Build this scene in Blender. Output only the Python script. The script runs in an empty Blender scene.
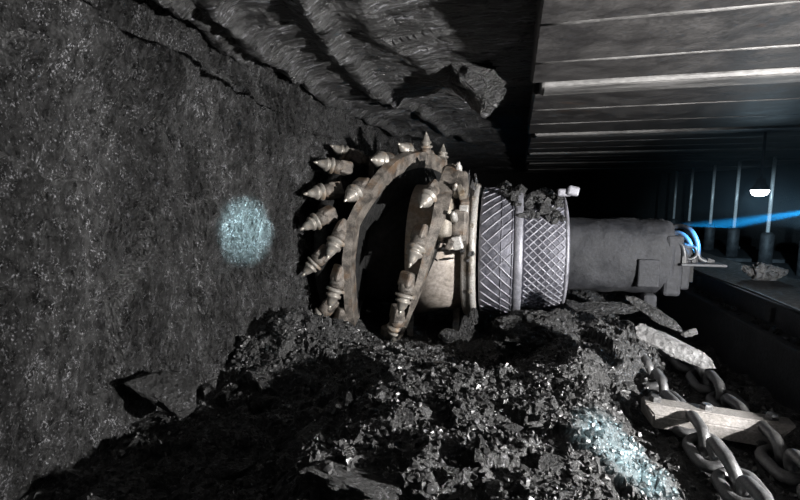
import bpy, bmesh, math, random
import numpy as np
from mathutils import Vector, Matrix, Quaternion, noise as mnoise

random.seed(7)
RS = np.random.RandomState(11)
S = bpy.context.scene
COL = S.collection
PI = math.pi
R = math.radians

# ------------------------------------------------------------------ camera
CAMZ = 1.20
F = 450.0
YAW = math.atan(107 / F)
PITCH = math.atan(55 / F)
cam_d = bpy.data.cameras.new('camera')
cam = bpy.data.objects.new('camera', cam_d)
COL.objects.link(cam)
cam.location = (0, 0, CAMZ)
cam.rotation_euler = (PI / 2 - PITCH, 0, YAW)
cam_d.sensor_width = 36
cam_d.lens = F / 800 * 36
cam_d.clip_start = .02
cam_d.clip_end = 100
S.camera = cam
CM = Matrix.Translation(cam.location) @ cam.rotation_euler.to_matrix().to_4x4()
CI = CM.inverted()
C3 = CM.to_3x3()


def proj(p):
    q = CI @ Vector(p)
    return (400 + F * q.x / -q.z, 250 - F * q.y / -q.z)


def ray(px, py):
    return (C3 @ Vector(((px - 400) / F, (250 - py) / F, -1)))


def at(px, py, Y):                       # photograph pixel -> point at distance Y along the face
    d = ray(px, py)
    t = Y / d.y
    return Vector((d.x * t, Y, CAMZ + d.z * t))


def atz(px, py, z):                      # photograph pixel -> point at height z
    d = ray(px, py)
    t = (z - CAMZ) / d.z
    return Vector((d.x * t, d.y * t, z))


def x_for(px, Y, z):                     # X so that (X, Y, z) lands in column px
    lo, hi = -4.0, 6.0
    for _ in range(50):
        m = (lo + hi) / 2
        if proj((m, Y, z))[0] < px:
            lo = m
        else:
            hi = m
    return (lo + hi) / 2


# ------------------------------------------------------------------ noise
def hsh(ix, iy, seed):
    h = np.sin(ix * 127.1 + iy * 311.7 + seed * 74.7) * 43758.5453
    return h - np.floor(h)


def vnoise(x, y, seed=0):
    x = np.asarray(x, float); y = np.asarray(y, float)
    ix = np.floor(x); iy = np.floor(y)
    fx = x - ix; fy = y - iy
    fx = fx * fx * (3 - 2 * fx); fy = fy * fy * (3 - 2 * fy)
    a = hsh(ix, iy, seed); b = hsh(ix + 1, iy, seed)
    c = hsh(ix, iy + 1, seed); d = hsh(ix + 1, iy + 1, seed)
    return (a * (1 - fx) + b * fx) * (1 - fy) + (c * (1 - fx) + d * fx) * fy - .5


def fbm(x, y, seed=0, oct=4, gain=.5):
    s = 0; a = 1.0
    for k in range(oct):
        s = s + a * vnoise(np.asarray(x) * 2 ** k, np.asarray(y) * 2 ** k, seed + k * 3)
        a *= gain
    return s


def facets(x, y, cell, seed, tilt=.5, hv=.5):
    """broken-rock relief: every cell a flat tilted face"""
    x = np.asarray(x, float) / cell; y = np.asarray(y, float) / cell
    ix = np.floor(x); iy = np.floor(y)
    best = np.full(x.shape, 1e9); out = np.zeros(x.shape)
    for dx in (-1, 0, 1):
        for dy in (-1, 0, 1):
            cx = ix + dx; cy = iy + dy
            px = cx + hsh(cx, cy, seed); py = cy + hsh(cx, cy, seed + 5)
            d = (x - px) ** 2 + (y - py) ** 2
            h = hv * (hsh(cx, cy, seed + 9) - .5) + tilt * ((hsh(cx, cy, seed + 13) - .5) * (x - px) + (hsh(cx, cy, seed + 17) - .5) * (y - py)) * 2
            m = d < best
            best = np.where(m, d, best); out = np.where(m, h, out)
    return out * cell


def sstep(a, b, x):
    t = np.clip((np.asarray(x, float) - a) / (b - a), 0, 1)
    return t * t * (3 - 2 * t)


# ------------------------------------------------------------------ object helpers
def tag(o, label=None, cat=None, group=None, kind=None):
    if label: o['label'] = label
    if cat: o['category'] = cat
    if group: o['group'] = group
    if kind: o['kind'] = kind
    return o


def empty(name, loc=(0, 0, 0), label=None, cat=None, group=None):
    o = bpy.data.objects.new(name, None)
    o.empty_display_size = .1
    COL.objects.link(o)
    o.location = loc
    return tag(o, label, cat, group)


def obj_from(name, me, parent=None, matrix=None):
    o = bpy.data.objects.new(name, me)
    COL.objects.link(o)
    if parent: o.parent = parent
    if matrix is not None: o.matrix_local = matrix
    return o


class MB:
    def __init__(self):
        self.v = []; self.f = []; self.m = []; self.s = []

    def add(self, verts, faces, mi=0, smooth=False):
        b = len(self.v)
        self.v += [tuple(p) for p in verts]
        for f in faces:
            self.f.append(tuple(i + b for i in f)); self.m.append(mi); self.s.append(smooth)

    def box(self, c, size, rot=None, mi=0, bev=0.0):
        bm = bmesh.new()
        bmesh.ops.create_cube(bm, size=1)
        bmesh.ops.scale(bm, vec=size, verts=bm.verts)
        if bev:
            bmesh.ops.bevel(bm, geom=bm.edges[:], offset=bev, segments=2, affect='EDGES', profile=.5)
        M = Matrix.Translation(c) @ (rot.to_4x4() if rot is not None else Matrix.Identity(4))
        bm.transform(M)
        self.bm(bm, mi)

    def bm(self, bm, mi=0, smooth=False):
        bm.verts.index_update()
        self.add([v.co.copy() for v in bm.verts], [[v.index for v in f.verts] for f in bm.faces], mi, smooth)
        bm.free()

    def tube(self, path, r, seg=12, mi=0, caps=True, closed=False, smooth=True):
        path = [Vector(p) for p in path]
        n = len(path)
        rs = r if isinstance(r, (list, tuple)) else [r] * n
        vs = []; up = None
        for i, p in enumerate(path):
            if closed:
                t = path[(i + 1) % n] - path[i - 1]
            else:
                t = path[min(i + 1, n - 1)] - path[max(i - 1, 0)]
            t.normalize()
            if up is None:
                up = t.orthogonal().normalized()
            up = (up - t * up.dot(t)).normalized()
            w = t.cross(up)
            for k in range(seg):
                a = 2 * PI * k / seg
                vs.append(p + (up * math.cos(a) + w * math.sin(a)) * rs[i])
        fs = []
        for i in range(n if closed else n - 1):
            j = (i + 1) % n
            for k in range(seg):
                l = (k + 1) % seg
                fs.append((i * seg + k, i * seg + l, j * seg + l, j * seg + k))
        if caps and not closed:
            fs.append(tuple(range(seg - 1, -1, -1)))
            fs.append(tuple((n - 1) * seg + k for k in range(seg)))
        self.add(vs, fs, mi, smooth)

    def lathe(self, prof, M=None, seg=32, mi=0, smooth=True, caps=True, jitter=0.0, seed=0):
        """prof: (t, r) along local +Z"""
        M = M or Matrix.Identity(4)
        rnd = random.Random(seed)
        vs = []
        for t, r in prof:
            for k in range(seg):
                a = 2 * PI * k / seg
                rr = r + (rnd.uniform(-jitter, jitter) if jitter else 0)
                vs.append(M @ Vector((rr * math.cos(a), rr * math.sin(a), t)))
        fs = []
        for i in range(len(prof) - 1):
            for k in range(seg):
                l = (k + 1) % seg
                fs.append((i * seg + k, i * seg + l, (i + 1) * seg + l, (i + 1) * seg + k))
        if caps:
            fs.append(tuple(range(seg - 1, -1, -1)))
            fs.append(tuple((len(prof) - 1) * seg + k for k in range(seg)))
        self.add(vs, fs, mi, smooth)

    def mesh(self, name, mats, origin=(0, 0, 0)):
        me = bpy.data.meshes.new(name)
        o = Vector(origin)
        me.from_pydata([Vector(p) - o for p in self.v], [], self.f)
        for m in (mats if isinstance(mats, (list, tuple)) else [mats]):
            me.materials.append(m)
        me.polygons.foreach_set('material_index', self.m)
        me.polygons.foreach_set('use_smooth', self.s)
        me.update()
        return me

    def build(self, name, mats, parent=None, origin=None):
        """verts are world coordinates; the parent is never rotated"""
        if origin is None:
            origin = parent_world(parent) if parent else Vector((0, 0, 0))
        me = self.mesh(name, mats, origin)
        o = obj_from(name, me, parent)
        if not parent:
            o.location = origin
        else:
            o.location = Vector(origin) - parent_world(parent)
        return o


def parent_world(p):
    l = Vector((0, 0, 0))
    while p:
        l += p.location
        p = p.parent
    return l


# ------------------------------------------------------------------ materials
def new_mat(name):
    m = bpy.data.materials.new(name)
    m.use_nodes = True
    nt = m.node_tree
    return m, nt, nt.nodes, nt.links, nt.nodes['Principled BSDF']


def ramp(N, stops, interp='LINEAR'):
    r = N.new('ShaderNodeValToRGB')
    r.color_ramp.interpolation = interp
    el = r.color_ramp.elements
    while len(el) < len(stops):
        el.new(.5)
    for e, (p, c) in zip(el, stops):
        e.position = p
        e.color = (c, c, c, 1) if not isinstance(c, (tuple, list)) else (*c, 1)
    return r


def tex_noise(N, L, vec, scale, detail=6, rough=.6, dist=0.0):
    n = N.new('ShaderNodeTexNoise')
    n.inputs['Scale'].default_value = scale
    n.inputs['Detail'].default_value = detail
    n.inputs['Roughness'].default_value = rough
    n.inputs['Distortion'].default_value = dist
    L.new(vec, n.inputs['Vector'])
    return n


def mixc(N, L, fac, a, b, mode='MIX'):
    m = N.new('ShaderNodeMix')
    m.data_type = 'RGBA'; m.blend_type = mode
    for sock, val in ((m.inputs[0], fac), (m.inputs[6], a), (m.inputs[7], b)):
        if isinstance(val, (int, float)):
            sock.default_value = val
        elif isinstance(val, tuple):
            sock.default_value = (*val, 1)
        else:
            L.new(val, sock)
    return m.outputs[2]


def coal_mat(name, dark, light, fleck=(.25, .25, .26), scale=30, fleck_scale=180, fleck_at=.68, rough=(.35, .75),
             bump=.5, bscale=60, bdist=.01, stretch=(1, 1, 1), spec=.5, mott=None):
    m, nt, N, L, P = new_mat(name)
    tc = N.new('ShaderNodeTexCoord')
    mp = N.new('ShaderNodeMapping')
    mp.inputs['Scale'].default_value = stretch
    L.new(tc.outputs['Object'], mp.inputs['Vector'])
    v = mp.outputs[0]
    n1 = tex_noise(N, L, v, scale, 8, .65)
    r1 = ramp(N, [(.3, dark), (.72, light)])
    L.new(n1.outputs['Fac'], r1.inputs[0])
    n2 = tex_noise(N, L, v, fleck_scale, 3, .6)
    n3 = tex_noise(N, L, v, fleck_scale * .13, 4, .6)
    r2 = ramp(N, [(fleck_at, 0.0), (fleck_at + .06, 1.0)])
    add = N.new('ShaderNodeMath'); add.operation = 'MULTIPLY_ADD'
    L.new(n3.outputs['Fac'], add.inputs[0]); add.inputs[1].default_value = .5
    sub = N.new('ShaderNodeMath'); sub.operation = 'SUBTRACT'
    L.new(n2.outputs['Fac'], sub.inputs[0]); sub.inputs[1].default_value = .25
    L.new(sub.outputs[0], add.inputs[2])
    L.new(add.outputs[0], r2.inputs[0])
    c = mixc(N, L, r2.outputs[0], r1.outputs[0], fleck)
    if mott:
        nm = tex_noise(N, L, v, mott, 5, .6, .4)
        rm = ramp(N, [(.34, .28), (.66, 1.5)])
        L.new(nm.outputs['Fac'], rm.inputs[0])
        c = mixc(N, L, 1.0, c, rm.outputs[0], 'MULTIPLY')
    L.new(c, P.inputs['Base Color'])
    n4 = tex_noise(N, L, v, scale * 1.7, 4, .5)
    r3 = ramp(N, [(.35, rough[0]), (.65, rough[1])])
    L.new(n4.outputs['Fac'], r3.inputs[0])
    L.new(r3.outputs[0], P.inputs['Roughness'])
    P.inputs['Specular IOR Level'].default_value = spec
    # broken cleavage facets
    vo = N.new('ShaderNodeTexVoronoi')
    vo.inputs['Scale'].default_value = bscale
    L.new(v, vo.inputs['Vector'])
    nb = tex_noise(N, L, v, bscale * 1.3, 8, .7)
    ad = N.new('ShaderNodeMath'); ad.operation = 'MULTIPLY_ADD'
    L.new(vo.outputs['Distance'], ad.inputs[0]); ad.inputs[1].default_value = .6
    L.new(nb.outputs['Fac'], ad.inputs[2])
    b = N.new('ShaderNodeBump')
    b.inputs['Strength'].default_value = bump
    b.inputs['Distance'].default_value = bdist
    L.new(ad.outputs[0], b.inputs['Height'])
    L.new(b.outputs[0], P.inputs['Normal'])
    return m


def metal_mat(name, base, dusty, rust=None, metallic=.6, rough=(.35, .7), scale=14, bump=.25, bscale=70, dust_at=.5, stretch=(1, 1, 1), rust_at=.6):
    m, nt, N, L, P = new_mat(name)
    tc = N.new('ShaderNodeTexCoord')
    mp = N.new('ShaderNodeMapping')
    mp.inputs['Scale'].default_value = stretch
    L.new(tc.outputs['Object'], mp.inputs['Vector'])
    v = mp.outputs[0]
    n1 = tex_noise(N, L, v, scale, 8, .65, .3)
    r1 = ramp(N, [(dust_at - .1, 0.0), (dust_at + .12, 1.0)])
    L.new(n1.outputs['Fac'], r1.inputs[0])
    c = mixc(N, L, r1.outputs[0], base, dusty)
    if rust:
        n2 = tex_noise(N, L, v, scale * .45, 6, .6)
        r2 = ramp(N, [(rust_at - .06, 0.0), (rust_at + .08, 1.0)])
        L.new(n2.outputs['Fac'], r2.inputs[0])
        c = mixc(N, L, r2.outputs[0], c, rust)
    n5 = tex_noise(N, L, v, scale * 9, 4, .6)
    r5 = ramp(N, [(.3, .55), (.7, 1.15)])
    L.new(n5.outputs['Fac'], r5.inputs[0])
    c = mixc(N, L, 1.0, c, r5.outputs[0], 'MULTIPLY')
    L.new(c, P.inputs['Base Color'])
    mm = N.new('ShaderNodeMath'); mm.operation = 'MULTIPLY_ADD'
    L.new(r1.outputs[0], mm.inputs[0]); mm.inputs[1].default_value = -metallic * .8; mm.inputs[2].default_value = metallic
    L.new(mm.outputs[0], P.inputs['Metallic'])
    r3 = ramp(N, [(.3, rough[0]), (.7, rough[1])])
    L.new(n1.outputs['Fac'], r3.inputs[0])
    L.new(r3.outputs[0], P.inputs['Roughness'])
    nb = tex_noise(N, L, v, bscale, 7, .65)
    b = N.new('ShaderNodeBump')
    b.inputs['Strength'].default_value = bump
    b.inputs['Distance'].default_value = .006
    L.new(nb.outputs['Fac'], b.inputs['Height'])
    L.new(b.outputs[0], P.inputs['Normal'])
    return m


def emit_mat(name, color, strength):
    m, nt, N, L, P = new_mat(name)
    P.inputs['Base Color'].default_value = (.8, .85, .9, 1)
    P.inputs['Emission Color'].default_value = (*color, 1)
    P.inputs['Emission Strength'].default_value = strength
    return m


M_wall = coal_mat('coal_face', .004, .09, fleck=(.40, .40, .42), scale=30, fleck_scale=210, fleck_at=.605, rough=(.18, .5),
                  bump=1.0, bscale=95, bdist=.035, stretch=(1, 1, .6), spec=.8, mott=3.2)
M_roof = coal_mat('roof_rock', .018, .085, fleck=(.27, .27, .29), scale=14, fleck_scale=60, fleck_at=.60, rough=(.22, .55),
                  bump=1.0, bscale=34, bdist=.02, stretch=(.22, 1.8, 1), spec=.8, mott=4)
M_pile = coal_mat('coal_fines', .012, .045, fleck=(.22, .22, .23), scale=25, fleck_scale=120, fleck_at=.62, rough=(.3, .7),
                  bump=.9, bscale=95, bdist=.008, spec=.6)
M_lump = coal_mat('coal_lump', .008, .045, fleck=(.20, .20, .21), scale=3, fleck_scale=16, fleck_at=.64, rough=(.2, .55),
                  bump=.9, bscale=6, bdist=.06, spec=.7)
M_chip = coal_mat('coal_chip', .012, .065, fleck=(.20, .20, .21), scale=25, fleck_scale=80, fleck_at=.64, rough=(.2, .6),
                  bump=.4, bscale=60, bdist=.004, spec=.7)
M_dull = coal_mat('coal_dusty', .016, .065, fleck=(.20, .20, .21), scale=5, fleck_scale=26, fleck_at=.62, rough=(.4, .75),
                  bump=1.0, bscale=13, bdist=.05, spec=.5)
M_crust = coal_mat('coal_crust', .016, .065, fleck=(.20, .20, .21), scale=25, fleck_scale=110, fleck_at=.62, rough=(.4, .75),
                  bump=1.0, bscale=60, bdist=.012, spec=.5)
M_pale = coal_mat('pale_stone', .07, .22, fleck=(.35, .35, .35), scale=5, fleck_scale=30, fleck_at=.66, rough=(.4, .7),
                  bump=.8, bscale=12, bdist=.03)
M_drum = metal_mat('drum_steel', (.085, .076, .068), (.26, .23, .20), rust=(.19, .12, .072), metallic=.3, rough=(.4, .75), scale=16, bump=.7, dust_at=.48)
M_rim = metal_mat('vane_edge_steel', (.34, .31, .27), (.28, .25, .21), rust=(.24, .17, .10), metallic=.5, rough=(.35, .6), scale=15, bump=.4)
M_flange = metal_mat('flange_steel', (.62, .60, .57), (.46, .44, .41), rust=(.20, .16, .12), metallic=.4, rough=(.35, .6), scale=12, bump=.5)
M_pick = metal_mat('pick_steel', (.42, .39, .35), (.33, .31, .28), rust=(.32, .22, .14), metallic=.5, rough=(.3, .55), scale=30, bump=.25)
M_tip = metal_mat('carbide_tip', (.55, .52, .46), (.48, .45, .40), metallic=.6, rough=(.25, .45), scale=40, bump=.1)
M_hub = metal_mat('hub_steel', (.38, .335, .29), (.46, .41, .37), rust=(.36, .24, .14), metallic=.25, rough=(.4, .6), scale=5, bump=.12, rust_at=.55)
M_caked_or_shade = coal_mat('caked_coal', .010, .03, fleck=(.09, .09, .09), scale=20, fleck_at=.7, rough=(.6, .9), bump=.8, bscale=40, spec=.2)  # coal crust; on the drum core and inner vanes it stands for shade
M_case = metal_mat('case_steel', (.125, .125, .15), (.19, .19, .222), metallic=.45, rough=(.4, .65), scale=20, bump=.5, bscale=55)
M_weld = metal_mat('weld_bead', (.27, .27, .30), (.34, .34, .38), metallic=.5, rough=(.35, .6), scale=40, bump=.3)
M_arm = metal_mat('arm_dusty', (.008, .009, .012), (.032, .033, .038), metallic=.1, rough=(.6, .85), scale=7, bump=.9, bscale=30)
M_canopy = metal_mat('canopy_steel', (.038, .036, .036), (.062, .059, .058), rust=(.085, .048, .03), metallic=.3, rough=(.45, .7), scale=7, bump=.5, bscale=42, rust_at=.68)
M_edge = metal_mat('worn_canopy_edge', (.12, .117, .114), (.20, .196, .192), metallic=.4, rough=(.4, .65), scale=12, bump=.5, bscale=50, stretch=(.3, 1, 1))
M_side = metal_mat('canopy_side_dust', (.11, .107, .104), (.24, .235, .23), metallic=.25, rough=(.45, .7), scale=9, bump=.5, bscale=45, stretch=(.35, 2, 1), dust_at=.52)
M_conv = metal_mat('conveyor_steel', (.035, .037, .042), (.06, .062, .068), metallic=.4, rough=(.45, .75), scale=10, bump=.4)
M_chain = metal_mat('chain_steel', (.17, .17, .175), (.12, .12, .12), metallic=.75, rough=(.28, .5), scale=18, bump=.35)
M_bar = metal_mat('flight_bar_steel', (.34, .32, .30), (.26, .245, .235), metallic=.5, rough=(.32, .55), scale=14, bump=.4)
M_chrome = metal_mat('chrome_rod', (.80, .82, .84), (.80, .82, .84), metallic=.25, rough=(.25, .35), scale=10, bump=.0)
M_dark = metal_mat('dark_steel', (.03, .032, .036), (.045, .046, .05), metallic=.4, rough=(.5, .7), scale=10)
M_hose = metal_mat('hose_rubber', (.035, .038, .042), (.05, .053, .058), metallic=.0, rough=(.3, .5), scale=25, bump=.2)
M_lampbody = metal_mat('lamp_body', (.10, .10, .11), (.12, .12, .13), metallic=.5)
M_lamp = emit_mat('lamp_glow', (.90, .97, 1.0), 14)

def painted_crack(m):
    """shade of a thin slanting crack, painted into the coal face colour"""
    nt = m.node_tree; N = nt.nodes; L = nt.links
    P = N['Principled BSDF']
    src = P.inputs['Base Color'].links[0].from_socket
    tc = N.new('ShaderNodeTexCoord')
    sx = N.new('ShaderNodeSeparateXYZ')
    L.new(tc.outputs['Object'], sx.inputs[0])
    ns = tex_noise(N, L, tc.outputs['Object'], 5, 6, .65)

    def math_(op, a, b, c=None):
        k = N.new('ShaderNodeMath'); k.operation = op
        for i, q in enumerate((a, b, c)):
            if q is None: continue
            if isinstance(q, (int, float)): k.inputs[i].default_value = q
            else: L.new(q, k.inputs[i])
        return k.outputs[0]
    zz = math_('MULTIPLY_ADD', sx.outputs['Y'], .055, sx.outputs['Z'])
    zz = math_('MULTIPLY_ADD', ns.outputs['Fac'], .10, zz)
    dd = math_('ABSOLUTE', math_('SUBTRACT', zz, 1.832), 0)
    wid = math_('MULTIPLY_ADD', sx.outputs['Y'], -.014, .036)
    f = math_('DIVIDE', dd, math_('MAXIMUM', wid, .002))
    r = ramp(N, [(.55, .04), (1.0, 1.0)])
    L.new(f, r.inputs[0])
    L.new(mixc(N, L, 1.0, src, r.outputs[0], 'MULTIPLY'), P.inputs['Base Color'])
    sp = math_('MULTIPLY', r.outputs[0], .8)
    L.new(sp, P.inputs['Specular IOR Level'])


painted_crack(M_wall)  # crack line darkened in the wall colour in place of shade

# ------------------------------------------------------------------ setting
DRUM_Y, DRUM_Z = 3.20, .81
WALL_X = -1.27


def ground(x, y):
    """height of the loose coal, without the rubble relief"""
    x = np.asarray(x, float); y = np.asarray(y, float)
    z = .50 + 0 * x
    cx = -.18 - .22 * (y - 1.1)
    z = z + .045 * np.exp(-((x - cx) / .30) ** 2) * np.exp(-((y - 1.35) / .75) ** 2)
    z = z - .13 * sstep(-.42, -.75, x) * (1 - sstep(1.45, 2.0, y))
    z = z + .07 * np.exp(-((x + 1.05) / .42) ** 2 - ((y - 2.1) / .36) ** 2) - .10 * sstep(2.1, 2.6, y) * (1 - sstep(-.9, -.6, x))
    z = z - .10 * np.exp(-((x + .45) / .40) ** 2 - ((y - 2.75) / .35) ** 2)
    z = z - .17 * np.exp(-((x + .12) / .13) ** 2 - ((y - 2.35) / .28) ** 2)
    z = z - .17 * sstep(1.55, 2.35, y) * sstep(-1.05, -.6, x) * (1 - sstep(.0, .35, x))
    z = z - .12 * sstep(2.7, 3.2, y)
    edge = .50 + .36 * sstep(1.85, 2.6, y)
    k = sstep(edge - .26, edge + .06, x)
    z = z * (1 - k) + (.285 + .03 * vnoise(x * 4, y * 4, 3)) * k
    return z


def relief(x, y):
    r = facets(x, y, .15, 3, .32, .20) + facets(x, y, .06, 21, .34, .26) + .8 * facets(x, y, .03, 41, .36, .30)
    r = np.clip(r, -.03, .03) + .05 * fbm(x * 3, y * 3, 8, 4)
    return r


def grid_mesh(name, us, vs, fn, mat, smooth=False):
    U, V = np.meshgrid(us, vs)
    P = fn(U, V).reshape(-1, 3)
    nu, nv = len(us), len(vs)
    i = np.arange(nv - 1)[:, None] * nu + np.arange(nu - 1)[None, :]
    f = np.stack([i, i + 1, i + nu + 1, i + nu], -1).reshape(-1, 4)
    me = bpy.data.meshes.new(name)
    me.from_pydata(P.tolist(), [], f.tolist())
    me.materials.append(mat)
    if smooth:
        me.polygons.foreach_set('use_smooth', [True] * len(me.polygons))
    me.update()
    return obj_from(name, me)


# floor slab
mb = MB(); mb.box((1.6, 7, -.06), (7.8, 17, .1)); tag(mb.build('floor', M_caked_or_shade), kind='structure')

# loose coal
xs = np.arange(-1.30, 1.22, .0105)
ys = np.concatenate([np.arange(.35, 2.6, .0105), np.arange(2.6, 4.6, .03)])


def pile_fn(U, V):
    z = ground(U, V)
    amp = 1 - .65 * sstep(.48, .60, U) * (1 - sstep(2.0, 2.5, V))
    z = z + relief(U, V) * amp
    return np.stack([U, V, np.maximum(z, .02)], -1)


pile = grid_mesh('coal_fines', xs, ys, pile_fn, M_pile)
tag(pile, 'heap of loose black coal fines spilled under the cutting drum', 'coal', kind='stuff')

# coal face (left wall)
ysw = np.concatenate([np.arange(.15, 3.2, .014), np.arange(3.2, 16.2, .1)])
zsw = np.arange(-.02, 2.16, .014)


def wall_fn(U, V):          # U along the face, V height
    d = .10 * fbm(U * .9, V * .9, 4, 3) + 1.0 * facets(U, V * .8, .24, 5, .22, .14) + .6 * facets(U, V * .7, .055, 15, .4, .25)
    d = d + .6 * facets(U, V, .026, 35, .6, .4) + .012 * fbm(U * 14, V * 5, 77, 3)
    # a slanting crack with a ledge above it
    lc = 1.735 + .03 * fbm(U * 3, U * 0 + 2.0, 12, 3)
    cr = np.exp(-((V - lc) / .012) ** 2) * (1 - sstep(1.75, 2.3, U))
    d = d + .13 * sstep(lc - .30, lc - .03, V) * (1 - sstep(lc - .014, lc, V)) * (1 - sstep(1.5, 2.1, U))
    d = d + .05 * fbm(U * 2.2, V * .9, 91, 3) - .05 * cr
    # the face leans into the roof
    d = d + .22 * sstep(1.72, 2.12, V) ** 1.5
    return np.stack([WALL_X + d, U, V], -1)


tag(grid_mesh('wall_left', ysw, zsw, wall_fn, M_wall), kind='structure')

# rock roof beyond the supports
ROOF_Z = 1.89
RIDGES = []
for pix, amp, wid in (([(300, -20), (316, 10), (332, 48), (365, 78), (420, 112), (470, 140)], .055, .055),
                      ([(215, 0), (285, 60), (340, 105), (400, 128), (440, 141)], .06, .05),
                      ([(360, -10), (372, 30), (420, 62), (470, 92)], .03, .07),
                      ([(160, -20), (230, 40), (300, 92), (350, 121)], .05, .04)):
    RIDGES.append(([atz(px, py, ROOF_Z) for px, py in pix], amp, wid))


def roof_fn(U, V):
    d = .06 * fbm(U * 1.3, V * 1.3, 44, 3) + .035 * fbm(U * 2.5, V * 9, 51, 4) + .5 * facets(U * .6 + .1 * V, V, .12, 61, .16, .10)
    d = d + .25 * facets(U, V, .03, 66, .5, .3)
    for pts, amp, wid in RIDGES:
        best = np.full(U.shape, 9.0)
        for a, b in zip(pts, pts[1:]):
            ab = np.array([b.x - a.x, b.y - a.y]); L2 = (ab ** 2).sum()
            t = np.clip(((U - a.x) * ab[0] + (V - a.y) * ab[1]) / L2, 0, 1)
            best = np.minimum(best, np.hypot(U - a.x - ab[0] * t, V - a.y - ab[1] * t))
        wob = best + .03 * fbm(U * 6, V * 6, 71, 3)
        d = d - amp * np.exp(-(np.maximum(wob, 0) / wid) ** 2)
    return np.stack([U, V, ROOF_Z + d], -1)


xr = np.concatenate([np.arange(-1.5, .3, .0125), np.arange(.3, 5.4, .3)])
yr = np.concatenate([np.arange(.2, 4.2, .0125), np.arange(4.2, 16.2, .12)])
tag(grid_mesh('ceiling', xr, yr, roof_fn, M_roof), kind='structure')
mb = MB(); mb.box((1.9, 15.7, 1), (7.2, .1, 2.2)); tag(mb.build('wall_back', M_caked_or_shade), kind='structure')
mb = MB(); mb.box((5.4, 7.5, 1), (.1, 16.3, 2.2)); tag(mb.build('wall_right', M_caked_or_shade), kind='structure')

# ------------------------------------------------------------------ rock lumps
def hull_mesh(name, seed, mat, n=18, squash=(1, 1, 1), bev=.03, rough=.0):
    rnd = random.Random(seed)
    bm = bmesh.new()
    for _ in range(n):
        v = Vector((rnd.gauss(0, 1), rnd.gauss(0, 1), rnd.gauss(0, 1))).normalized() * rnd.uniform(.75, 1.05)
        # chop towards a box so that faces come out flat, as coal breaks
        mx = max(abs(v.x), abs(v.y), abs(v.z))
        v = v.lerp(v / mx, .45) * .5
        bm.verts.new((v.x * squash[0], v.y * squash[1], v.z * squash[2]))
    r = bmesh.ops.convex_hull(bm, input=bm.verts)
    junk = [e for e in r['geom_interior'] if isinstance(e, bmesh.types.BMVert)]
    bmesh.ops.delete(bm, geom=list(set(junk)), context='VERTS')
    bmesh.ops.dissolve_limit(bm, angle_limit=R(14), verts=bm.verts, edges=bm.edges)
    if bev:
        bmesh.ops.bevel(bm, geom=bm.edges[:], offset=bev, segments=1, affect='EDGES', clamp_overlap=True)
    bmesh.ops.triangulate(bm, faces=bm.faces)
    if rough:
        bmesh.ops.subdivide_edges(bm, edges=bm.edges[:], cuts=3, use_grid_fill=True)
        for v in bm.verts:
            p = v.co * 6
            k = mnoise.fractal(p, 1, 2, 4) * rough
            v.co += v.co.normalized() * k
    m = MB(); m.bm(bm)
    return m.mesh(name, mat)


def lump(name, px, py, Y, size, label, cat='coal lump', mat=None, seed=1, squash=(1, 1, 1), rot=(0, 0, 0), rough=.05, group=None, n=18, bev=.03):
    p = at(px, py, Y)
    me = hull_mesh(name, seed, mat or M_lump, n, squash, bev, rough)
    o = obj_from(name, me)
    o.location = p
    o.scale = (size, size, size) if isinstance(size, (int, float)) else size
    o.rotation_euler = [R(a) for a in rot]
    tag(o, label, cat, group)
    return o


def on_ground(px, py):
    """where a line of sight meets the loose coal"""
    d = ray(px, py)
    t = .3
    while t < 6:
        if d.x * t < WALL_X + .12 or CAMZ + d.z * t < float(ground(d.x * t, d.y * t)):
            break
        t += .01
    return Vector((d.x * t, d.y * t, CAMZ + d.z * t)), d.y * t


def glump(px, py, size_px, label, sq=(1, 1, 1), sink=.0, **k):
    p, Y = on_ground(px, py)
    s = size_px * p.length / F if False else size_px * Y / F
    return lump('coal_lump' if k.get('mat') is not M_pale else 'stone', px, py, Y, s, label, squash=sq, **k)


glump(162, 392, 84, 'large angular coal block resting against the foot of the coal face', (1.1, .8, .72), seed=5, rot=(8, 24, 20), rough=.04, n=14, mat=M_dull)
glump(112, 471, 26, 'small smooth bluish lump alone in the dark lower left corner', (1.2, 1, .8), seed=8, mat=M_dull)
glump(360, 482, 128, 'broad flat grey coal slab at the bottom edge of the heap', (1.2, .8, .28), seed=12, rot=(-14, 4, -10), mat=M_dull, rough=.03, n=14)
glump(400, 421, 34, 'bright square coal lump on the middle of the heap', (1, .9, .95), seed=15, rot=(0, 10, 30))
glump(390, 453, 30, 'rounded dull lump just below the bright square lump', (1, 1, .9), seed=18, mat=M_dull)
glump(347, 408, 38, 'upright narrow coal shard on the dark side of the heap', (.4, .4, 1.2), seed=21, rot=(10, 8, 0))
glump(264, 384, 44, 'glinting coal piece on the dark slope facing the coal face', (1.1, .8, .8), seed=24, rot=(10, 20, 0))
glump(256, 404, 42, 'slanting coal sliver below the glinting piece on the dark slope', (1.4, .6, .4), seed=26, rot=(0, -28, 0))
glump(293, 449, 24, 'little round grey pebble in the dark hollow of the heap', (1, 1, 1), seed=28, mat=M_dull)
glump(490, 478, 34, 'pale elongated stone chip near the bottom of the heap', (1.3, .5, .35), seed=31, rot=(0, 40, 10), mat=M_pale)
glump(534, 424, 14, 'small bright stone flake right of the middle of the heap', (1.4, .8, .4), seed=33, mat=M_pale)
glump(424, 412, 17, 'small bright stone flake beside the bright square lump', (1.2, .8, .5), seed=35, mat=M_pale, rot=(0, 20, 0))
glump(235, 468, 58, 'dark flat slab lying in shadow at the bottom of the heap', (1.2, .8, .4), seed=37, rot=(0, -18, 0), mat=M_dull)
glump(550, 470, 40, 'blocky dull coal lump below the bright flake', (1, .8, .8), seed=39, mat=M_dull)
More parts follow.
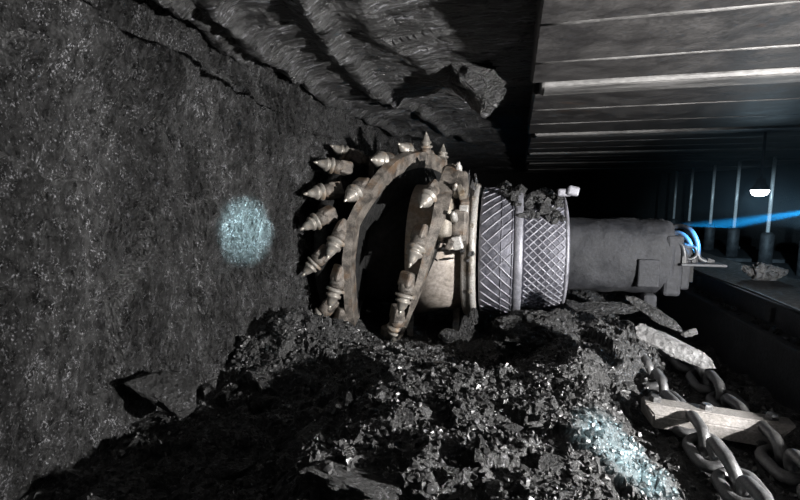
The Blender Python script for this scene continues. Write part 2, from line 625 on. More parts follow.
glump(448, 482, 38, 'dark chunky lump left of the pale elongated chip', (1, 1, .8), seed=41)
# boulder and slabs below the gearcase
def boulder_mesh():
    bm = bmesh.new()
    bmesh.ops.create_icosphere(bm, subdivisions=6, radius=.5)
    for v in bm.verts:
        p = v.co.copy()
        k = 1 + .28 * mnoise.fractal(p * 3.2, 1, 2, 3) + .10 * mnoise.cell(p * 9) * .5 + .10 * mnoise.fractal(p * 12, .8, 2, 3)
        k *= 1 - .22 * max(0, p.z - .22) / .28
        v.co = Vector((p.x * k, p.y * k * .85, p.z * k * .80))
    m = MB(); m.bm(bm)
    return m.mesh('coal_boulder', M_dull)


o = obj_from('coal_boulder', boulder_mesh())
o.location = at(540, 335, 2.50); o.scale = (.44, .40, .42)
tag(o, 'big rounded boulder of compacted fine coal right under the hatched gearcase', 'coal boulder')
lump('coal_lump', 469, 325, 2.52, .19, 'leaf shaped coal slab leaning on the drum hub flange', mat=M_dull, seed=53, squash=(.55, .45, 1.15), rot=(0, 20, 0), rough=.08)
lump('coal_lump', 449, 335, 2.45, .12, 'dark lump beside the leaf shaped slab under the drum hub', mat=M_lump, seed=55, squash=(1.2, .8, .7))
lump('stone_slab', 672, 347, 1.95, .27, 'long pale flat stone slab beside the conveyor trough', 'stone slab', M_pale, seed=61, squash=(1.25, .5, .2), rot=(12, 22, -12), n=16, rough=.03)
lump('coal_slab', 654, 314, 2.35, .26, 'long dark slab lying behind the pale flat slab', 'coal slab', M_dull, seed=63, squash=(1.3, .4, .2), rot=(10, 32, -8), rough=.03)
lump('coal_slab', 600, 308, 2.9, .34, 'flat dark slab of coal under the end of the ranging arm', 'coal slab', M_dull, seed=65, squash=(1.3, .5, .2), rot=(0, -2, 0), rough=.05)
lump('stone', 690, 333, 2.15, .05, 'small bright stone between the pale slab and conveyor side', 'stone', M_pale, seed=67, squash=(1.5, .8, .6), rot=(0, -20, 0))

# scattered lumps, each its own object, sharing a few shapes
PROTO = [hull_mesh('coal_lump', 100 + i, (M_lump, M_lump, M_dull)[i % 3], random.Random(i).choice((10, 12, 16)),
                   random.Random(i + 50).choice(((1, .8, .6), (1, 1, .7), (1.2, .7, .45), (.8, .8, .9))), .02, .0) for i in range(14)]
REGIONS = [
    ('jagged coal lump in the dark hollow between coal face and heap', 'lumps in the dark hollow', (-1.15, -.5), (.75, 1.7), 46, (.04, .13)),
    ('jagged coal lump on the far mound below the cutting drum', 'lumps on the far mound', (-1.15, -.2), (1.75, 2.35), 52, (.025, .08)),
    ('broken coal lump strewn over the lit crest of the heap', 'lumps on the lit crest', (-.5, .22), (1.0, 1.7), 84, (.02, .07)),
    ('broken coal lump on the slope beside the conveyor chains', 'lumps beside the chains', (.12, .46), (.95, 2.0), 44, (.018, .05)),
    ('coal lump on the spoil at the foot of the ranging arm', 'lumps at the foot of the arm', (-.1, .75), (2.0, 2.75), 40, (.025, .08)),
]
for lab, grp, (x0, x1), (y0, y1), n, (s0, s1) in REGIONS:
    done = []; tries = 0
    while len(done) < n and tries < 4000:
        tries += 1
        x = random.uniform(x0, x1); y = random.uniform(y0, y1)
        s = s0 + (s1 - s0) * random.random() ** 2.2
        if any((x - a) ** 2 + (y - b) ** 2 < (.62 * (s + c)) ** 2 for a, b, c in done):
            continue
        q = proj((x, y, float(ground(x, y))))
        if y > 2.1 and x < .5 and q[0] > 470:
            continue
        if not (2 < q[0] < 798 and q[1] < 499):
            continue
        done.append((x, y, s))
        o = obj_from('coal_lump', random.choice(PROTO))
        o.location = (x, y, float(ground(x, y)) + float(relief(np.array([x]), np.array([y]))[0]) + s * .15)
        o.scale = (s, s, s)
        o.rotation_euler = (random.uniform(-.6, .6), random.uniform(-.6, .6), random.uniform(0, 6.28))
        tag(o, lab, 'coal lump', grp)

# uncountable chips
mb = MB()
HV = []
for i in range(10):
    rnd = random.Random(900 + i)
    bm = bmesh.new()
    for _ in range(11):
        v = Vector((rnd.gauss(0, 1), rnd.gauss(0, 1), rnd.gauss(0, 1))).normalized()
        bm.verts.new((v.x * .5, v.y * .45, v.z * .40))
    r_ = bmesh.ops.convex_hull(bm, input=bm.verts)
    junk = [e for e in r_['geom_interior'] if isinstance(e, bmesh.types.BMVert)]
    bmesh.ops.delete(bm, geom=list(set(junk)), context='VERTS')
    bm.verts.index_update()
    HV.append(([v.co.copy() for v in bm.verts], [[v.index for v in f.verts] for f in bm.faces]))
    bm.free()
N_CH = 24000
cx = RS.uniform(-1.2, 1.15, N_CH); cy = .8 + 1.95 * RS.rand(N_CH) ** .9
cz = ground(cx, cy)
rl = relief(cx, cy)
am = 1 - .65 * sstep(.48, .60, cx) * (1 - sstep(2.0, 2.5, cy))
for i in range(N_CH):
    if cx[i] > .55 and random.random() < .6:
        continue
    s = .006 + .024 * random.random() ** 3.5
    q = Quaternion((random.gauss(0, 1), random.gauss(0, 1), random.gauss(0, 1), random.gauss(0, 1))).normalized()
    p = Vector((cx[i], cy[i], cz[i] + rl[i] * am[i] + s * .15))
    vs, fs = HV[i % 10]
    mb.add([p + q @ (v * s) for v in vs], fs, 0 if random.random() < .93 else 1)
tag(mb.build('coal_chips', [M_chip, M_crust]), 'fine coal chips scattered all over the heap', 'coal chips', kind='stuff')

# hanging flake of roof rock
lump('roof_rock_flake', 476, 86, 2.55, .42, 'pale jagged rock flake hanging from the roof above the gearcase', 'rock flake', M_roof, seed=71, squash=(.75, .9, .85), rot=(0, -14, 10), rough=.10, n=20, bev=.02)

# ------------------------------------------------------------------ cutting drum
drum = empty('cutting_drum', (-.65, DRUM_Y, DRUM_Z), 'rusty steel cutting drum with spiral vanes and conical picks against the coal face', 'cutting drum')


def on_drum(x, th, r):
    return Vector((x, DRUM_Y - r * math.cos(th), DRUM_Z + r * math.sin(th)))


TX = Matrix.Rotation(PI / 2, 4, 'Y')      # local z -> world x


def lx(x):
    return Matrix.Translation((x, DRUM_Y, DRUM_Z)) @ TX


R_VANE = .70
# barrel: core with its shade painted in as dark colour, bare worn cone near the gearcase
mb = MB(); mb.lathe([(-1.18, .40), (-.60, .40)], lx(0), 48); mb.build('barrel', M_caked_or_shade, drum)
mb = MB(); mb.lathe([(-.62, .30), (-.62, .47), (-.235, .395), (-.235, .30)], lx(0), 64); mb.build('hub_cone', M_hub, drum)
mb = MB(); mb.lathe([(-.275, .30), (-.275, .445), (-.262, .455), (-.225, .455), (-.222, .468), (-.195, .468), (-.183, .455), (-.183, .30)], lx(0), 64)
fl = mb.build('hub_flange', M_flange, drum)
fl['label'] = 'bright worn flange ring'
for k in range(14):
    a = 2 * PI * k / 14
    m2 = MB()
    m2.lathe([(-.03, .016), (.012, .016), (.016, .012)], Matrix.Translation(on_drum(-.21, a, .467)) @ Vector((0, -math.cos(a), math.sin(a))).to_track_quat('Z', 'Y').to_matrix().to_4x4(), 6, smooth=False)
    m2.build('bolt', M_rim, drum)
# face ring
mb = MB(); mb.lathe([(-1.175, .1), (-1.175, .60), (-1.15, .64), (-1.09, .64), (-1.07, .60), (-1.07, .1)], lx(0), 64); mb.build('face_ring', M_caked_or_shade, drum)


def interp(tab, a):
    if a <= tab[0][0]: return tab[0][1]
    for (a0, v0), (a1, v1) in zip(tab, tab[1:]):
        if a <= a1:
            t = (a - a0) / (a1 - a0)
            return v0 + (v1 - v0) * t
    return tab[-1][1]


def px_table(tab, r):
    out = []
    for deg, px in tab:
        p = on_drum(0, R(deg), r)
        out.append((deg, x_for(px, p.y, p.z)))
    return out


def vane(tab, thick, r0, r1, name, a0, a1, seed):
    """helical plate; tab: angle -> X of its face-side edge, thick: angle -> rim width"""
    n = int((a1 - a0) / 2.5)
    rad = [r0, r0 + (r1 - r0) * .62, r1 - .03, r1]
    vs = []
    for i in range(n + 1):
        d = a0 + (a1 - a0) * i / n
        x = interp(tab, d); w = interp(thick, d)
        wob = .010 * mnoise.noise(Vector((d * .06, seed, 0)))
        for s in (0, 1):
            for j, r in enumerate(rad):
                wj = (.045 if j < 2 else w)
                xx = x + (0 if s == 0 else wj)
                rr = r + wob * (j / 3) - (.012 if j == 3 and s == 1 else 0)
                vs.append(on_drum(xx + wob * .6, R(d), rr))
    fs = []
    k = 8
    for i in range(n):
        b = i * k; c = b + k
        for j in range(3):
            fs.append((b + j, b + j + 1, c + j + 1, c + j))
            fs.append((b + 4 + j + 1, b + 4 + j, c + 4 + j, c + 4 + j + 1))
        fs.append((b + 3, b + 7, c + 7, c + 3))
        fs.append((b + 4, b + 0, c + 0, c + 4))
    for b in (0, n * k):
        fs.append((b, b + 1, b + 2, b + 3, b + 7, b + 6, b + 5, b + 4))
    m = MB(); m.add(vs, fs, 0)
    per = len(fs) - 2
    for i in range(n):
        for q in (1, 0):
            m.m[i * 8 + q] = 1  # inner faces: coal crust colour doubles as painted shade between the vanes
    return m.build(name, [M_drum, M_caked_or_shade], drum)


VA = px_table([(-75, 352), (-45, 349), (-20, 344), (0, 342), (20, 347), (45, 372), (65, 392), (90, 420), (110, 437), (140, 452)], R_VANE)
VB = px_table([(-70, 392), (-40, 403), (-20, 411), (0, 421), (20, 431), (45, 440), (70, 452)], R_VANE - .02)
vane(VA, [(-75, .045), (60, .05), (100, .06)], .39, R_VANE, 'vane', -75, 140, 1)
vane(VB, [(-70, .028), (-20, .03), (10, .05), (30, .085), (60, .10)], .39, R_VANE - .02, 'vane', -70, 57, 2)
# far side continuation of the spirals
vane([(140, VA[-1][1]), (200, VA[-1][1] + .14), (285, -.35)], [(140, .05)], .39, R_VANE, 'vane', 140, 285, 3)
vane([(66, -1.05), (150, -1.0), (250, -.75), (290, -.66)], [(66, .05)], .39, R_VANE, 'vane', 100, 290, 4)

# pick: a holder block (part) with its conical pick (sub-part); local +Z is the cutting direction
hm = MB()
hm.box((0, 0, -.075), (.085, .085, .09), bev=.014)
hm.lathe([(-.05, .046), (-.012, .044), (0, .036), (.002, .02)], None, 16)
HOLD = hm.mesh('pick_holder', M_drum)
pm = MB()
pm.lathe([(-.01, .022), (.004, .024), (.006, .052), (.020, .053), (.024, .034), (.036, .033), (.038, .043), (.050, .042), (.056, .031), (.080, .024), (.098, .016), (.100, .012)], None, 16)
pm.lathe([(.096, .0115), (.112, .0095), (.124, .004), (.126, .0005)], None, 12, mi=1)
PICK = pm.mesh('cutting_pick', [M_pick, M_tip])


def add_pick(x, deg, r, radial, tang, axial, sc=1.0):
    th = R(deg)
    p = on_drum(x, th, r)
    er = Vector((0, -math.cos(th), math.sin(th)))
    et = Vector((0, -math.sin(th), -math.cos(th)))       # down at the near side
    d = (er * radial + et * tang + Vector((1, 0, 0)) * axial).normalized()
    q = d.to_track_quat('Z', 'Y').to_matrix().to_4x4()
    M = Matrix.Translation(p - drum.location) @ q @ Matrix.Rotation(random.uniform(-.6, .6), 4, 'Z') @ Matrix.Diagonal((sc, sc, sc * random.uniform(.88, 1.06), 1))
    h = obj_from('pick_holder', HOLD, drum, M)
    obj_from('cutting_pick', PICK, h)


# face ring picks
for deg in (-62, -28, -4, 18, 38, 56, 78, 104, 135, 165, 195, 225, 255, 280):
    add_pick(-1.12, deg + random.uniform(-3, 3), .695, .45 + random.uniform(-.1, .1), .55 + random.uniform(-.15, .15), -.62, 1.05)
# picks along vane A
for deg in (-62, -38, -14, 10, 36, 62, 84, 106):
    add_pick(interp(VA, deg) - .045, deg, R_VANE - .005, .42, .85, -.28, 1.12)
for deg in (92, 112, 130):
    add_pick(interp(VA, deg) + .03, deg, R_VANE + .02, .95, .25, .05, .9)
# picks along vane B
for deg in (-60, -38, -16, 8, 34):
    add_pick(interp(VB, deg) - .045, deg, R_VANE - .02, .42, .85, -.22, 1.12)
# heavy holder and water sleeve at the outer start of vane B
mb = MB()
p0 = on_drum(-.36, R(62), .62); p1 = on_drum(-.37, R(14), .60)
mb.tube([p0, p0.lerp(p1, .35), p1], [.055, .062, .056], 14)
mb.build('water_sleeve', M_rim, drum)
mb = MB()
mb.box(on_drum(-.30, R(48), .56), (.12, .20, .16), Matrix.Rotation(R(-42), 3, 'X'), bev=.02)
mb.box(on_drum(-.27, R(22), .52), (.09, .16, .20), Matrix.Rotation(R(-14), 3, 'X'), bev=.02)
mb.build('bracket', M_drum, drum)
# small cleats, nozzles and crusts around the bracket
rnd = random.Random(17)
for k in range(7):
    m = MB()
    a = R(rnd.uniform(8, 66)); x = rnd.uniform(-.36, -.25)
    m.box(on_drum(x, a, rnd.uniform(.58, .66)), (rnd.uniform(.03, .06), rnd.uniform(.03, .07), rnd.uniform(.04, .09)),
          Matrix.Rotation(-a + rnd.uniform(-.4, .4), 3, 'X') @ Matrix.Rotation(rnd.uniform(-.5, .5), 3, 'Y'), bev=.008)
    m.build('cleat', (M_rim, M_drum, M_flange)[k % 3], drum)
for deg in (56, 40, 24):
    m = MB()
    p = on_drum(-.30, R(deg), .66); d_ = Vector((0, -math.cos(R(deg)), math.sin(R(deg))))
    m.tube([p - d_ * .06, p + d_ * .02, p + d_ * .03, p + d_ * .05], [.022, .022, .013, .012], 10)
    m.build('spray_nozzle', M_flange, drum)
m = MB()
for i in range(46):
    a = R(rnd.uniform(0, 70)); x = rnd.uniform(-.42, -.20); sz = rnd.uniform(.02, .06)
    vs, fs = HV[i % 10]
    q = Quaternion((rnd.gauss(0, 1), rnd.gauss(0, 1), rnd.gauss(0, 1), rnd.gauss(0, 1))).normalized()
    m.add([on_drum(x, a, rnd.uniform(.50, .60)) + q @ (v * sz) for v in vs], fs)
o = m.build('coal_crust', M_crust, drum); o['kind'] = 'stuff'

# ------------------------------------------------------------------ ranging arm
arm = empty('ranging_arm', (.3, DRUM_Y, DRUM_Z), 'dusty steel ranging arm with cross hatched round gearcase carrying the drum', 'machine arm')
XA, XB, XC = -.165, .085, .375
mb = MB()
mb.lathe([(XA, .2), (XA, .425), (XA + .012, .437), (XB - .012, .437), (XB, .425), (XB, .2)], lx(0), 96, 0)
gc = None
rc = .438


def bead(m, x0, x1, th0, th1, r, n=14):
    pts = [on_drum(x0 + (x1 - x0) * i / n, th0 + (th1 - th0) * i / n, r + .001 * random.uniform(-1, 1)) for i in range(n + 1)]
    m.tube(pts, [.0052 + .0012 * random.uniform(-1, 1) for _ in pts], 6, 1)


for k in range(-9, 10):                       # chevrons on the big ring
    t = R(9.5 * k)
    if k >= -2:
        bead(mb, XA + .01, XB - .045, t, t + R(25), rc)
    if k <= 2:
        bead(mb, XA + .01, XB - .045, t, t - R(25), rc)
for xr_ in (XB - .115, XB - .05):
    mb.tube([on_drum(xr_, 2 * PI * i / 72, rc) for i in range(72)], .0045, 6, 0, closed=True)
gc = mb.build('gearcase', [M_case, M_weld], arm)
mb = MB(); mb.lathe([(XB - .04, .30), (XB - .04, .440), (XB - .032, .449), (XB + .004, .449), (XB + .012, .440), (XB + .012, .30)], lx(0), 96)
o = mb.build('collar', M_weld, arm); o['label'] = 'bright worn collar'
mb = MB()
mb.lathe([(XB, .2), (XB, .378), (XC - .03, .378), (XC - .012, .37), (XC, .35), (XC, .2)], lx(0), 96)
for k in range(-11, 10):
    t = R(8 * k)
    bead(mb, XB + .02, XC - .03, t, t + R(36), .379)
    bead(mb, XB + .02, XC - .03, t, t - R(36), .379)
mb.tube([on_drum(XC - .018, 2 * PI * i / 72, .374) for i in range(72)], .012, 8, 1, closed=True)
mb.build('end_housing', [M_case, M_weld], arm)
pb = at(573, 191, 3.0)
mb = MB(); mb.box(pb, (.07, .06, .06), Matrix.Rotation(R(12), 3, 'Y'), bev=.012)
mb.box(pb + Vector((-.05, .03, -.01)), (.08, .08, .05), bev=.01)
mb.build('lifting_lug', M_weld, arm)
# coal caked along the top of the case
mb = MB()
rnd = random.Random(3)
for i in range(70):
    x = rnd.uniform(XA + .13, XC - .03); a = R(rnd.gauss(66, 16))
    rr = .44 if x < XB else .39
    s = rnd.uniform(.03, .085) * (1 if x < XB + .2 else .7)
    vs, fs = HV[i % 10]
    q = Quaternion((rnd.gauss(0, 1), rnd.gauss(0, 1), rnd.gauss(0, 1), rnd.gauss(0, 1))).normalized()
    mb.add([on_drum(x, a, rr) + q @ (v * s * 1.4) for v in vs], fs)
o = mb.build('caked_coal', M_crust, arm); o['kind'] = 'stuff'
# the arm tube
mb = MB()
prof = []
rnd = random.Random(5)
segs = 48
xs_ = np.linspace(XC - .02, .98, 30)
vs = []
for i, x in enumerate(xs_):
    for k in range(segs):
        a = 2 * PI * k / segs
        r0 = .235
        c, s_ = math.cos(a), math.sin(a)
        sq = (abs(c) ** 3.2 + abs(s_) ** 3.2) ** (-1 / 3.2)
        rr = r0 * sq + .012 * mnoise.fractal(Vector((x * 7, c * 2.5, s_ * 2.5)), 1, 2, 4)
        vs.append(on_drum(x, a, rr))
fs = [(i * segs + k, i * segs + (k + 1) % segs, (i + 1) * segs + (k + 1) % segs, (i + 1) * segs + k) for i in range(len(xs_) - 1) for k in range(segs)]
fs.append(tuple((len(xs_) - 1) * segs + k for k in range(segs)))
mb.add(vs, fs, 0, True)
mb.build('arm_tube', M_arm, arm)
mb = MB()
mb.box((.98, 3.2, .775), (.10, .46, .37), bev=.02)
mb.box((1.05, 3.18, .77), (.06, .38, .28), bev=.015)
mb.build('end_block', M_arm, arm)
mb = MB()
mb.box((.84, 2.958, .73), (.12, .025, .17), bev=.008)
mb.build('cover_plate', M_arm, arm)
mb = MB()
mb.box(Vector((.86, 3.0, .55)), (.08, .10, .10), bev=.02)
mb.build('drain_boss', M_arm, arm)

# ------------------------------------------------------------------ hoses
def bez(pts, n=10):
    pts = [Vector(p) for p in pts]
    out = []
    P = [pts[0]] + pts + [pts[-1]]
    for i in range(1, len(P) - 2):
        for j in range(n):
            t = j / n
            a, b, c, d = P[i - 1], P[i], P[i + 1], P[i + 2]
            out.append(.5 * ((2 * b) + (c - a) * t + (2 * a - 5 * b + 4 * c - d) * t * t + (3 * b - a - 3 * c + d) * t ** 3))
    out.append(pts[-1])
    return out


def hose(pix, Y, r, label):
    pts = bez([at(px, py, Y + dy) for px, py, dy in pix])
    m = MB(); m.tube(pts, r, 10)
    o = m.build('hydraulic_hose', M_hose, None, pts[0])
    tag(o, label, 'hose', 'hoses at the arm end')
    for e, (p, q) in enumerate(((pts[0], pts[1]), (pts[-1], pts[-2]))):
        d = (q - p).normalized()
        f = MB(); f.tube([p - d * .005, p + d * .035], r * 1.35, 6, smooth=False)
        f.build('hose_fitting', M_chain, o)


hose([(664, 230, .12), (678, 226, .08), (690, 230, .0), (697, 243, -.04), (699, 258, -.05), (712, 263, -.05)], 3.1, .016, 'outermost looping hydraulic hose at the arm end')
hose([(664, 236, .06), (678, 233, .02), (688, 240, -.02), (692, 252, -.04), (694, 262, -.04)], 3.05, .015, 'middle hydraulic hose under the outermost loop')
hose([(668, 243, 0), (680, 244, -.02), (684, 252, -.03), (684, 262, -.03)], 3.0, .014, 'short innermost hydraulic hose next to the arm end')
hose([(686, 246, .02), (695, 248, 0), (696, 256, 0), (688, 259, 0), (684, 251, 0.02)], 2.98, .010, 'thin coiled hose in front of the looping hoses')
pc = at(700, 264, 3.0)
tr = empty('hose_bracket', pc, 'flat steel bracket plate under the hoses', 'bracket')
mb = MB(); mb.box(pc, (.24, .12, .016), bev=.004); mb.build('plate', M_conv, tr)
mb = MB(); mb.box(pc + Vector((-.04, .03, -.06)), (.03, .03, .11), bev=.004); mb.build('post', M_caked_or_shade, tr)

# ------------------------------------------------------------------ conveyor
conv = empty('armoured_conveyor', (1, 4, .3), 'dark armoured face conveyor trough running along beside the heap', 'conveyor')
ZD = .27
ZL, ZS = .55, .655
XL = atz(800, 351, ZL).x
XT = atz(800, 316, ZS).x
mb = MB()
mb.box(((.60 + XL) / 2, 4.2, ZD - .03), (XL - .60, 8.0, .04))
mb.build('deck_plate', M_conv, conv)
mb = MB()
mb.box((XL + .02, 4.2, .40), (.05, 8.0, .29), bev=.008)
mb.box((XL + .0, 4.2, ZL - .008), (.035, 8.0, .022), bev=.006)
mb.build('side_rail', M_conv, conv)
mb = MB()
mb.box(((XL + XT) / 2 + .02, 4.2, ZL - .025), (XT - XL + .02, 8.0, .03), bev=.005)
for k in range(11):
    mb.box(((XL + XT) / 2, .9 + .72 * k, ZL - .005), (XT - XL - .06, .035, .02), bev=.004)
mb.build('ledge_plate', M_conv, conv)
mb = MB()
mb.box((XT + .03, 4.2, (ZL + ZS) / 2 - .01), (.03, 8.0, ZS - ZL + .02), bev=.005)
for k in range(9):
    mb.box((XT + .005, .8 + .9 * k, (ZL + ZS) / 2), (.03, .05, ZS - ZL - .03), bev=.006)
mb.build('spill_plate', M_conv, conv)
mb = MB()
mb.box((XT + .29, 4.2, ZS - .015), (.50, 8.0, .03), bev=.005)
mb.build('cable_tray', M_caked_or_shade, conv)
mb = MB()
for x in (.66, XL + .05, XT + .4):
    mb.box((x, 4.2, .12), (.06, 8.0, .22), bev=.01)
mb.build('base_frame', M_dark, conv)
# thin cable along the tray edge
pts = [(XT + .03 + .006 * math.sin(y * 3), y, ZS + .008 + .003 * math.sin(y * 5)) for y in np.arange(.6, 7.5, .15)]
mb = MB(); mb.tube(pts, .007, 8); tag(mb.build('cable', M_chain, None, pts[0]), 'thin pale cable running along the upper edge of the conveyor', 'cable')

# rubble on the ledge and in the trough
def ledge_lumps(n, x0, x1, z, y0, y1, lab, grp, s0, s1):
    for i in range(n):
        y = y0 + (y1 - y0) * ((i + random.random()) / n)
        s = random.uniform(s0, s1)
        o = obj_from('coal_lump', random.choice(PROTO))
        o.location = (random.uniform(x0, x1), y, z + s * .22)
        o.scale = (s, s, s)
        o.rotation_euler = (random.uniform(-.3, .3), random.uniform(-.3, .3), random.uniform(0, 6.28))
        tag(o, lab, 'coal lump', grp)


ledge_lumps(24, XL + .04, XT - .03, ZL - .01, 1.35, 3.4, 'small coal piece lying on the ledge along the conveyor', 'pieces on the conveyor ledge', .03, .075)
ledge_lumps(26, 1.0, XL - .06, ZD + .015, 1.6, 3.0, 'coal lump in the trough between chains and conveyor side', 'lumps in the trough', .03, .075)

YR = atz(768, 280, ZS).y
lump('stone', 768, 273, YR, 24 * YR / F, 'larger pale speckled stone lying on the cable tray', 'stone', M_pale, seed=81, squash=(1.2, .8, .75), rot=(0, -8, 0), rough=.08, n=24)
lump('stone', 750, 271, YR + .02, 14 * YR / F, 'smaller pale stone next to the speckled stone on the tray', 'stone', M_pale, seed=83, squash=(1.1, .8, .7), rot=(0, 20, 0), rough=.06, n=20)

# chains
def link_mesh():
    pitch, w, r = .145, .043, .0195
    pts = []
    hl = pitch / 2 - .016
    for k in range(13):
        a = -PI / 2 + PI * k / 12
        pts.append((hl - .022 + w * math.cos(a), w * math.sin(a), 0))
    for k in range(13):
        a = PI / 2 + PI * k / 12
        pts.append((-(hl - .022) + w * math.cos(a), w * math.sin(a), 0))
    m = MB(); m.tube(pts, r, 12, closed=True)
    return m.mesh('chain_link', M_chain), pitch - .04


LINK, PIT = link_mesh()


def chain(x, y0, n, label, ph):
    root = empty('scraper_chain', (x, y0, ZD + .035), label, 'chain', 'conveyor chains')
    for i in range(n):
        y = i * PIT
        o = obj_from('chain_link', LINK, root)
        up = i % 2 == 0
        o.location = (.004 * math.sin(i * 2.1 + ph), y, (.050 if up else .034) + .012 * math.sin(i * .55 + ph))
        # even links stand on edge, odd ones lie nearly flat
        o.rotation_euler = (R(78 + 10 * math.sin(i * 1.3 + ph)) if up else R(-12 + 10 * math.sin(i + ph)), R(5 * math.sin(i * .9 + ph)), PI / 2 + R(3 * math.sin(i * 1.7)))
        o.rotation_mode = 'XYZ'
    return root


XA1 = atz(692, 432, .335).x
XA2 = atz(754, 432, .335).x
chain(XA1, 1.10, 16, 'steel scraper chain nearer the coal heap, links half buried in coal', .3)
chain(XA2, 1.10, 16, 'steel scraper chain nearer the conveyor side wall', 1.4)

# flight bar
pL = atz(645, 411, .365); pR = atz(797, 441, .345)
bar = empty('flight_bar', (pL + pR) / 2, 'worn pale steel flight bar lying across both scraper chains', 'flight bar')
d = (pR - pL); Lb = d.length; ang = math.atan2(d.y, d.x)
RZ = Matrix.Rotation(ang, 3, 'Z')
bm = bmesh.new()
prof = [(-.07, -.045), (.065, -.045), (.065, .013), (.032, .036), (-.040, .036), (-.07, .008)]
vs0 = [bm.verts.new((-Lb / 2 + .03 * (k in (0, 5)), y, z)) for k, (y, z) in enumerate(prof)]
vs1 = [bm.verts.new((Lb / 2 - .05 * (k in (0, 5)), y, z)) for k, (y, z) in enumerate(prof)]
bm.faces.new(vs0[::-1]); bm.faces.new(vs1)
for k in range(6):
    l = (k + 1) % 6
    bm.faces.new((vs0[k], vs0[l], vs1[l], vs1[k]))
bmesh.ops.recalc_face_normals(bm, faces=bm.faces)
bmesh.ops.bevel(bm, geom=bm.edges[:], offset=.005, segments=2, affect='EDGES')
bm.transform(Matrix.Translation((pL + pR) / 2 + Vector((0, .03, .01))) @ RZ.to_4x4())
mb = MB(); mb.bm(bm); mb.build('bar_body', M_bar, bar)
for k, xo in enumerate((-.20, -.03, .17)):
    c = (pL + pR) / 2 + RZ @ Vector((xo, .03, .047))
    mb = MB(); mb.lathe([(-.01, .022), (.012, .022), (.018, .016)], Matrix.Translation(c), 6, smooth=False)
    mb.build('bolt', M_chain, bar)

# ------------------------------------------------------------------ roof supports
CZ = 1.75
PITCHY = 1.93
SEAM0 = (atz(565, 23, 1.75).y, atz(540, 63, 1.75).y)
SEAM1 = (atz(540, 110, 1.75).y, atz(540, 124, 1.75).y)
Y0 = atz(560, 88, CZ).y - .12        # a bright side plate between two canopies starts here
X_TIP = .10
X_LEG = 3.7
leg_y0 = at(768, 230, 6.0)
sup_names = ['first roof support canopy overhead, nearest and cropped by the picture top',
             'roof support canopy overhead between the two broad bright bands',
             'roof support canopy just beyond the second bright band, above the arm',
             'roof support canopy deep in the tunnel, dim behind the lit ones',
             'roof support canopy far down the tunnel in the dark',
             'roof support canopy at the dark end of the tunnel']
for i in range(6):
    ys0 = Y0 - PITCHY + PITCHY * i
    root = empty('roof_support', (X_TIP, ys0 + PITCHY / 2, 0), sup_names[i], 'roof support', 'powered roof supports')
    xe = 4.9
    rnd = random.Random(40 + i)
    tip = X_TIP - .025 + .065 * i + .02 * rnd.uniform(-1, 1)
    m = MB()
    wq = PITCHY - .26
    m.box(((tip + xe) / 2, ys0 + .25 + wq / 2, CZ + .045), (xe - tip, wq, .09), bev=.012)
    m.build('canopy_plate', M_canopy, root)
    m = MB()
    m.box(((tip + .03 + xe) / 2, ys0 + .11, CZ + .03), (xe - tip - .03, .20, .10), bev=.02)
    m.build('side_plate', M_side, root)
    for sy in (SEAM0 if i == 0 else SEAM1):
        yy = sy if i == 0 else sy + PITCHY * (i - 1)
        fr = yy % 1
        m = MB()
        n = 40
        pts = []
        for k in range(n + 1):
            x = tip + .01 + (xe - tip - .02) * k / n
            pts.append((x, yy + .004 * mnoise.noise(Vector((x * 9, i, fr))), CZ + .004 + .004 * mnoise.noise(Vector((x * 15, i, fr * 5)))))
        m.tube(pts, [.009 + .004 * mnoise.noise(Vector((p[0] * 12, fr, i))) for p in pts], 8)
        m.build('weld_seam', M_edge, root)
    # edge strip where the side plate meets the main plate
    m = MB()
    m.box(((tip + xe) / 2, ys0 + .228, CZ + .002), (xe - tip - .02, .012, .020), bev=.004)
    m.build('edge_strip', M_edge, root)
    # legs
    for k in range(2):
        y = ys0 + .45 + k * .965
        lg = MB(); lg.lathe([(.15, .085), (.62, .085), (.64, .07), (.66, .05)], Matrix.Translation((X_LEG, y, 0)), 24)
        l = lg.build('leg', M_dark, root, (X_LEG, y, 0))
        ro = MB(); ro.lathe([(.60, .024), (1.77, .024)], Matrix.Translation((X_LEG, y, 0)), 20)
        ro.build('piston_rod', M_chrome, l)
    m = MB(); m.box((X_LEG + .2, ys0 + PITCHY / 2 - .02, .10), (1.9, 1.5, .16), bev=.02)
    m.build('base', M_dark, root)

for o in [o for o in S.objects if o.name.startswith('roof_support')]:
    o.rotation_euler.z = R(-1.2)

# ------------------------------------------------------------------ lamp
LY = 4.6
lp = at(760, 190, LY)
lamp = empty('work_lamp', lp, 'glowing white bowl lamp hanging below the canopies at the right', 'lamp')
rr = 6.6 / F * LY
mb = MB()
mb.lathe([(-.056, .004), (-.052, rr * .45), (-.042, rr * .78), (-.02, rr * .96), (0, rr)], Matrix.Translation(lp), 32)
mb.build('diffuser', M_lamp, lamp)
mb = MB()
mb.lathe([(.001, rr * 1.02), (.02, rr * 1.04), (.05, rr * .6), (.10, .03)], Matrix.Translation(lp), 32)
mb.build('housing', M_lampbody, lamp)
mb = MB(); mb.tube([lp + Vector((0, 0, .08)), (lp.x, lp.y, CZ)], .012, 8); mb.build('hanger', M_lampbody, lamp)

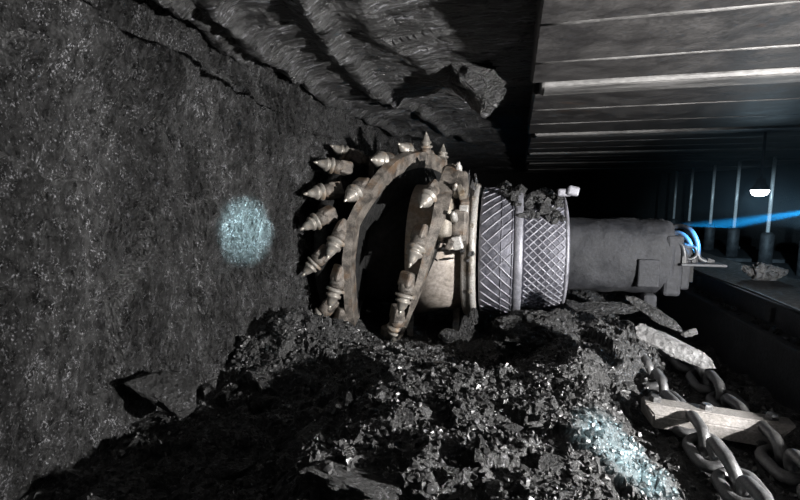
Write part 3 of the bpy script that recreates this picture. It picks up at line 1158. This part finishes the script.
# ------------------------------------------------------------------ haze
def haze(name, mn, mx, dens, label):
    m = bpy.data.materials.new(name)
    m.use_nodes = True
    N = m.node_tree.nodes; L = m.node_tree.links
    N.remove(N['Principled BSDF'])
    v = N.new('ShaderNodeVolumeScatter')
    v.inputs['Color'].default_value = (.55, .8, 1, 1)
    v.inputs['Density'].default_value = dens
    v.inputs['Anisotropy'].default_value = .2
    L.new(v.outputs[0], N['Material Output'].inputs['Volume'])
    b = MB()
    c = [(a + d_) / 2 for a, d_ in zip(mn, mx)]
    b.box(c, [d_ - a for a, d_ in zip(mn, mx)])
    o = b.build(name, m)
    tag(o, label, 'haze', kind='stuff')
    return o


haze('dust_haze', (1.45, 2.9, .93), (5.2, 9.0, 1.70), .025, 'thin blue lit dust haze hanging around the lamp and legs')

# ------------------------------------------------------------------ lights
def light(name, kind, loc, power, color=(1, 1, 1), size=.05, target=None, spot=None, blend=.5):
    d = bpy.data.lights.new(name, kind)
    d.energy = power; d.color = color
    d.shadow_soft_size = size
    o = bpy.data.objects.new(name, d)
    COL.objects.link(o)
    o.location = loc
    if target is not None:
        o.rotation_euler = (Vector(target) - Vector(loc)).to_track_quat('-Z', 'Y').to_euler()
    if spot:
        d.spot_size = R(spot); d.spot_blend = blend
    return o


KEY = Vector((1.9, .85, 1.02))
light('key_lamp', 'SPOT', KEY, 700, (1, .98, .96), .035, (-.9, 2.3, .95), 130, .6)
# cap lamps
rd = ray(245, 232)
wall_hit = Vector((0, 0, CAMZ)) + rd * ((WALL_X + .02) / rd.x)
light('cap_or_fill_lamp', 'SPOT', (.45, .1, 1.28), 3200, (.6, .92, 1), .01, wall_hit, 8.5, 1)
light('cap_or_fill_lamp', 'SPOT', (.75, .3, 1.5), 1100, (.66, .93, 1), .01, on_ground(624, 456)[0], 13, 1)
# blue beam through the haze
b_end = at(640, 238, 4.6); b_far = at(800, 213, 4.0)
dv = (b_far - b_end)
light('beam_lamp', 'SPOT', b_end + dv * 1.28, 30000, (.015, .45, .95), .01, b_end, 8.5, 1)
light('ledge_fill', 'SPOT', (2.7, 1.5, 1.45), 40, (.45, .72, 1), .04, (1.45, 2.6, .55), 60, .8)  # added blue fill for the conveyor ledge and tray, not a real lamp
light('cap_or_fill_lamp', 'SPOT', (2.0, 3.0, 1.05), 1000, (.55, .82, 1), .02, (3.70, 7.9, .58), 24, .8)  # added spot to brighten the leg rods, no cap lamp known there
light('hose_fill', 'SPOT', at(830, 190, 2.6), 1000, (.06, .42, 1), .02, at(680, 245, 3.1), 16, .8)  # added spot giving the hoses the blue light of the beam
light('bowl_lamp', 'POINT', lp - Vector((0, 0, .12)), 5, (.55, .82, 1), .05)

w = bpy.data.worlds.new('world')
S.world = w
w.use_nodes = True
w.node_tree.nodes['Background'].inputs[0].default_value = (.4, .6, 1, 1)
w.node_tree.nodes['Background'].inputs[1].default_value = .006

S.view_settings.view_transform = 'Standard'
S.view_settings.look = 'None'
S.view_settings.gamma = 1
S.view_settings.use_curve_mapping = False
S.view_settings.exposure = 0
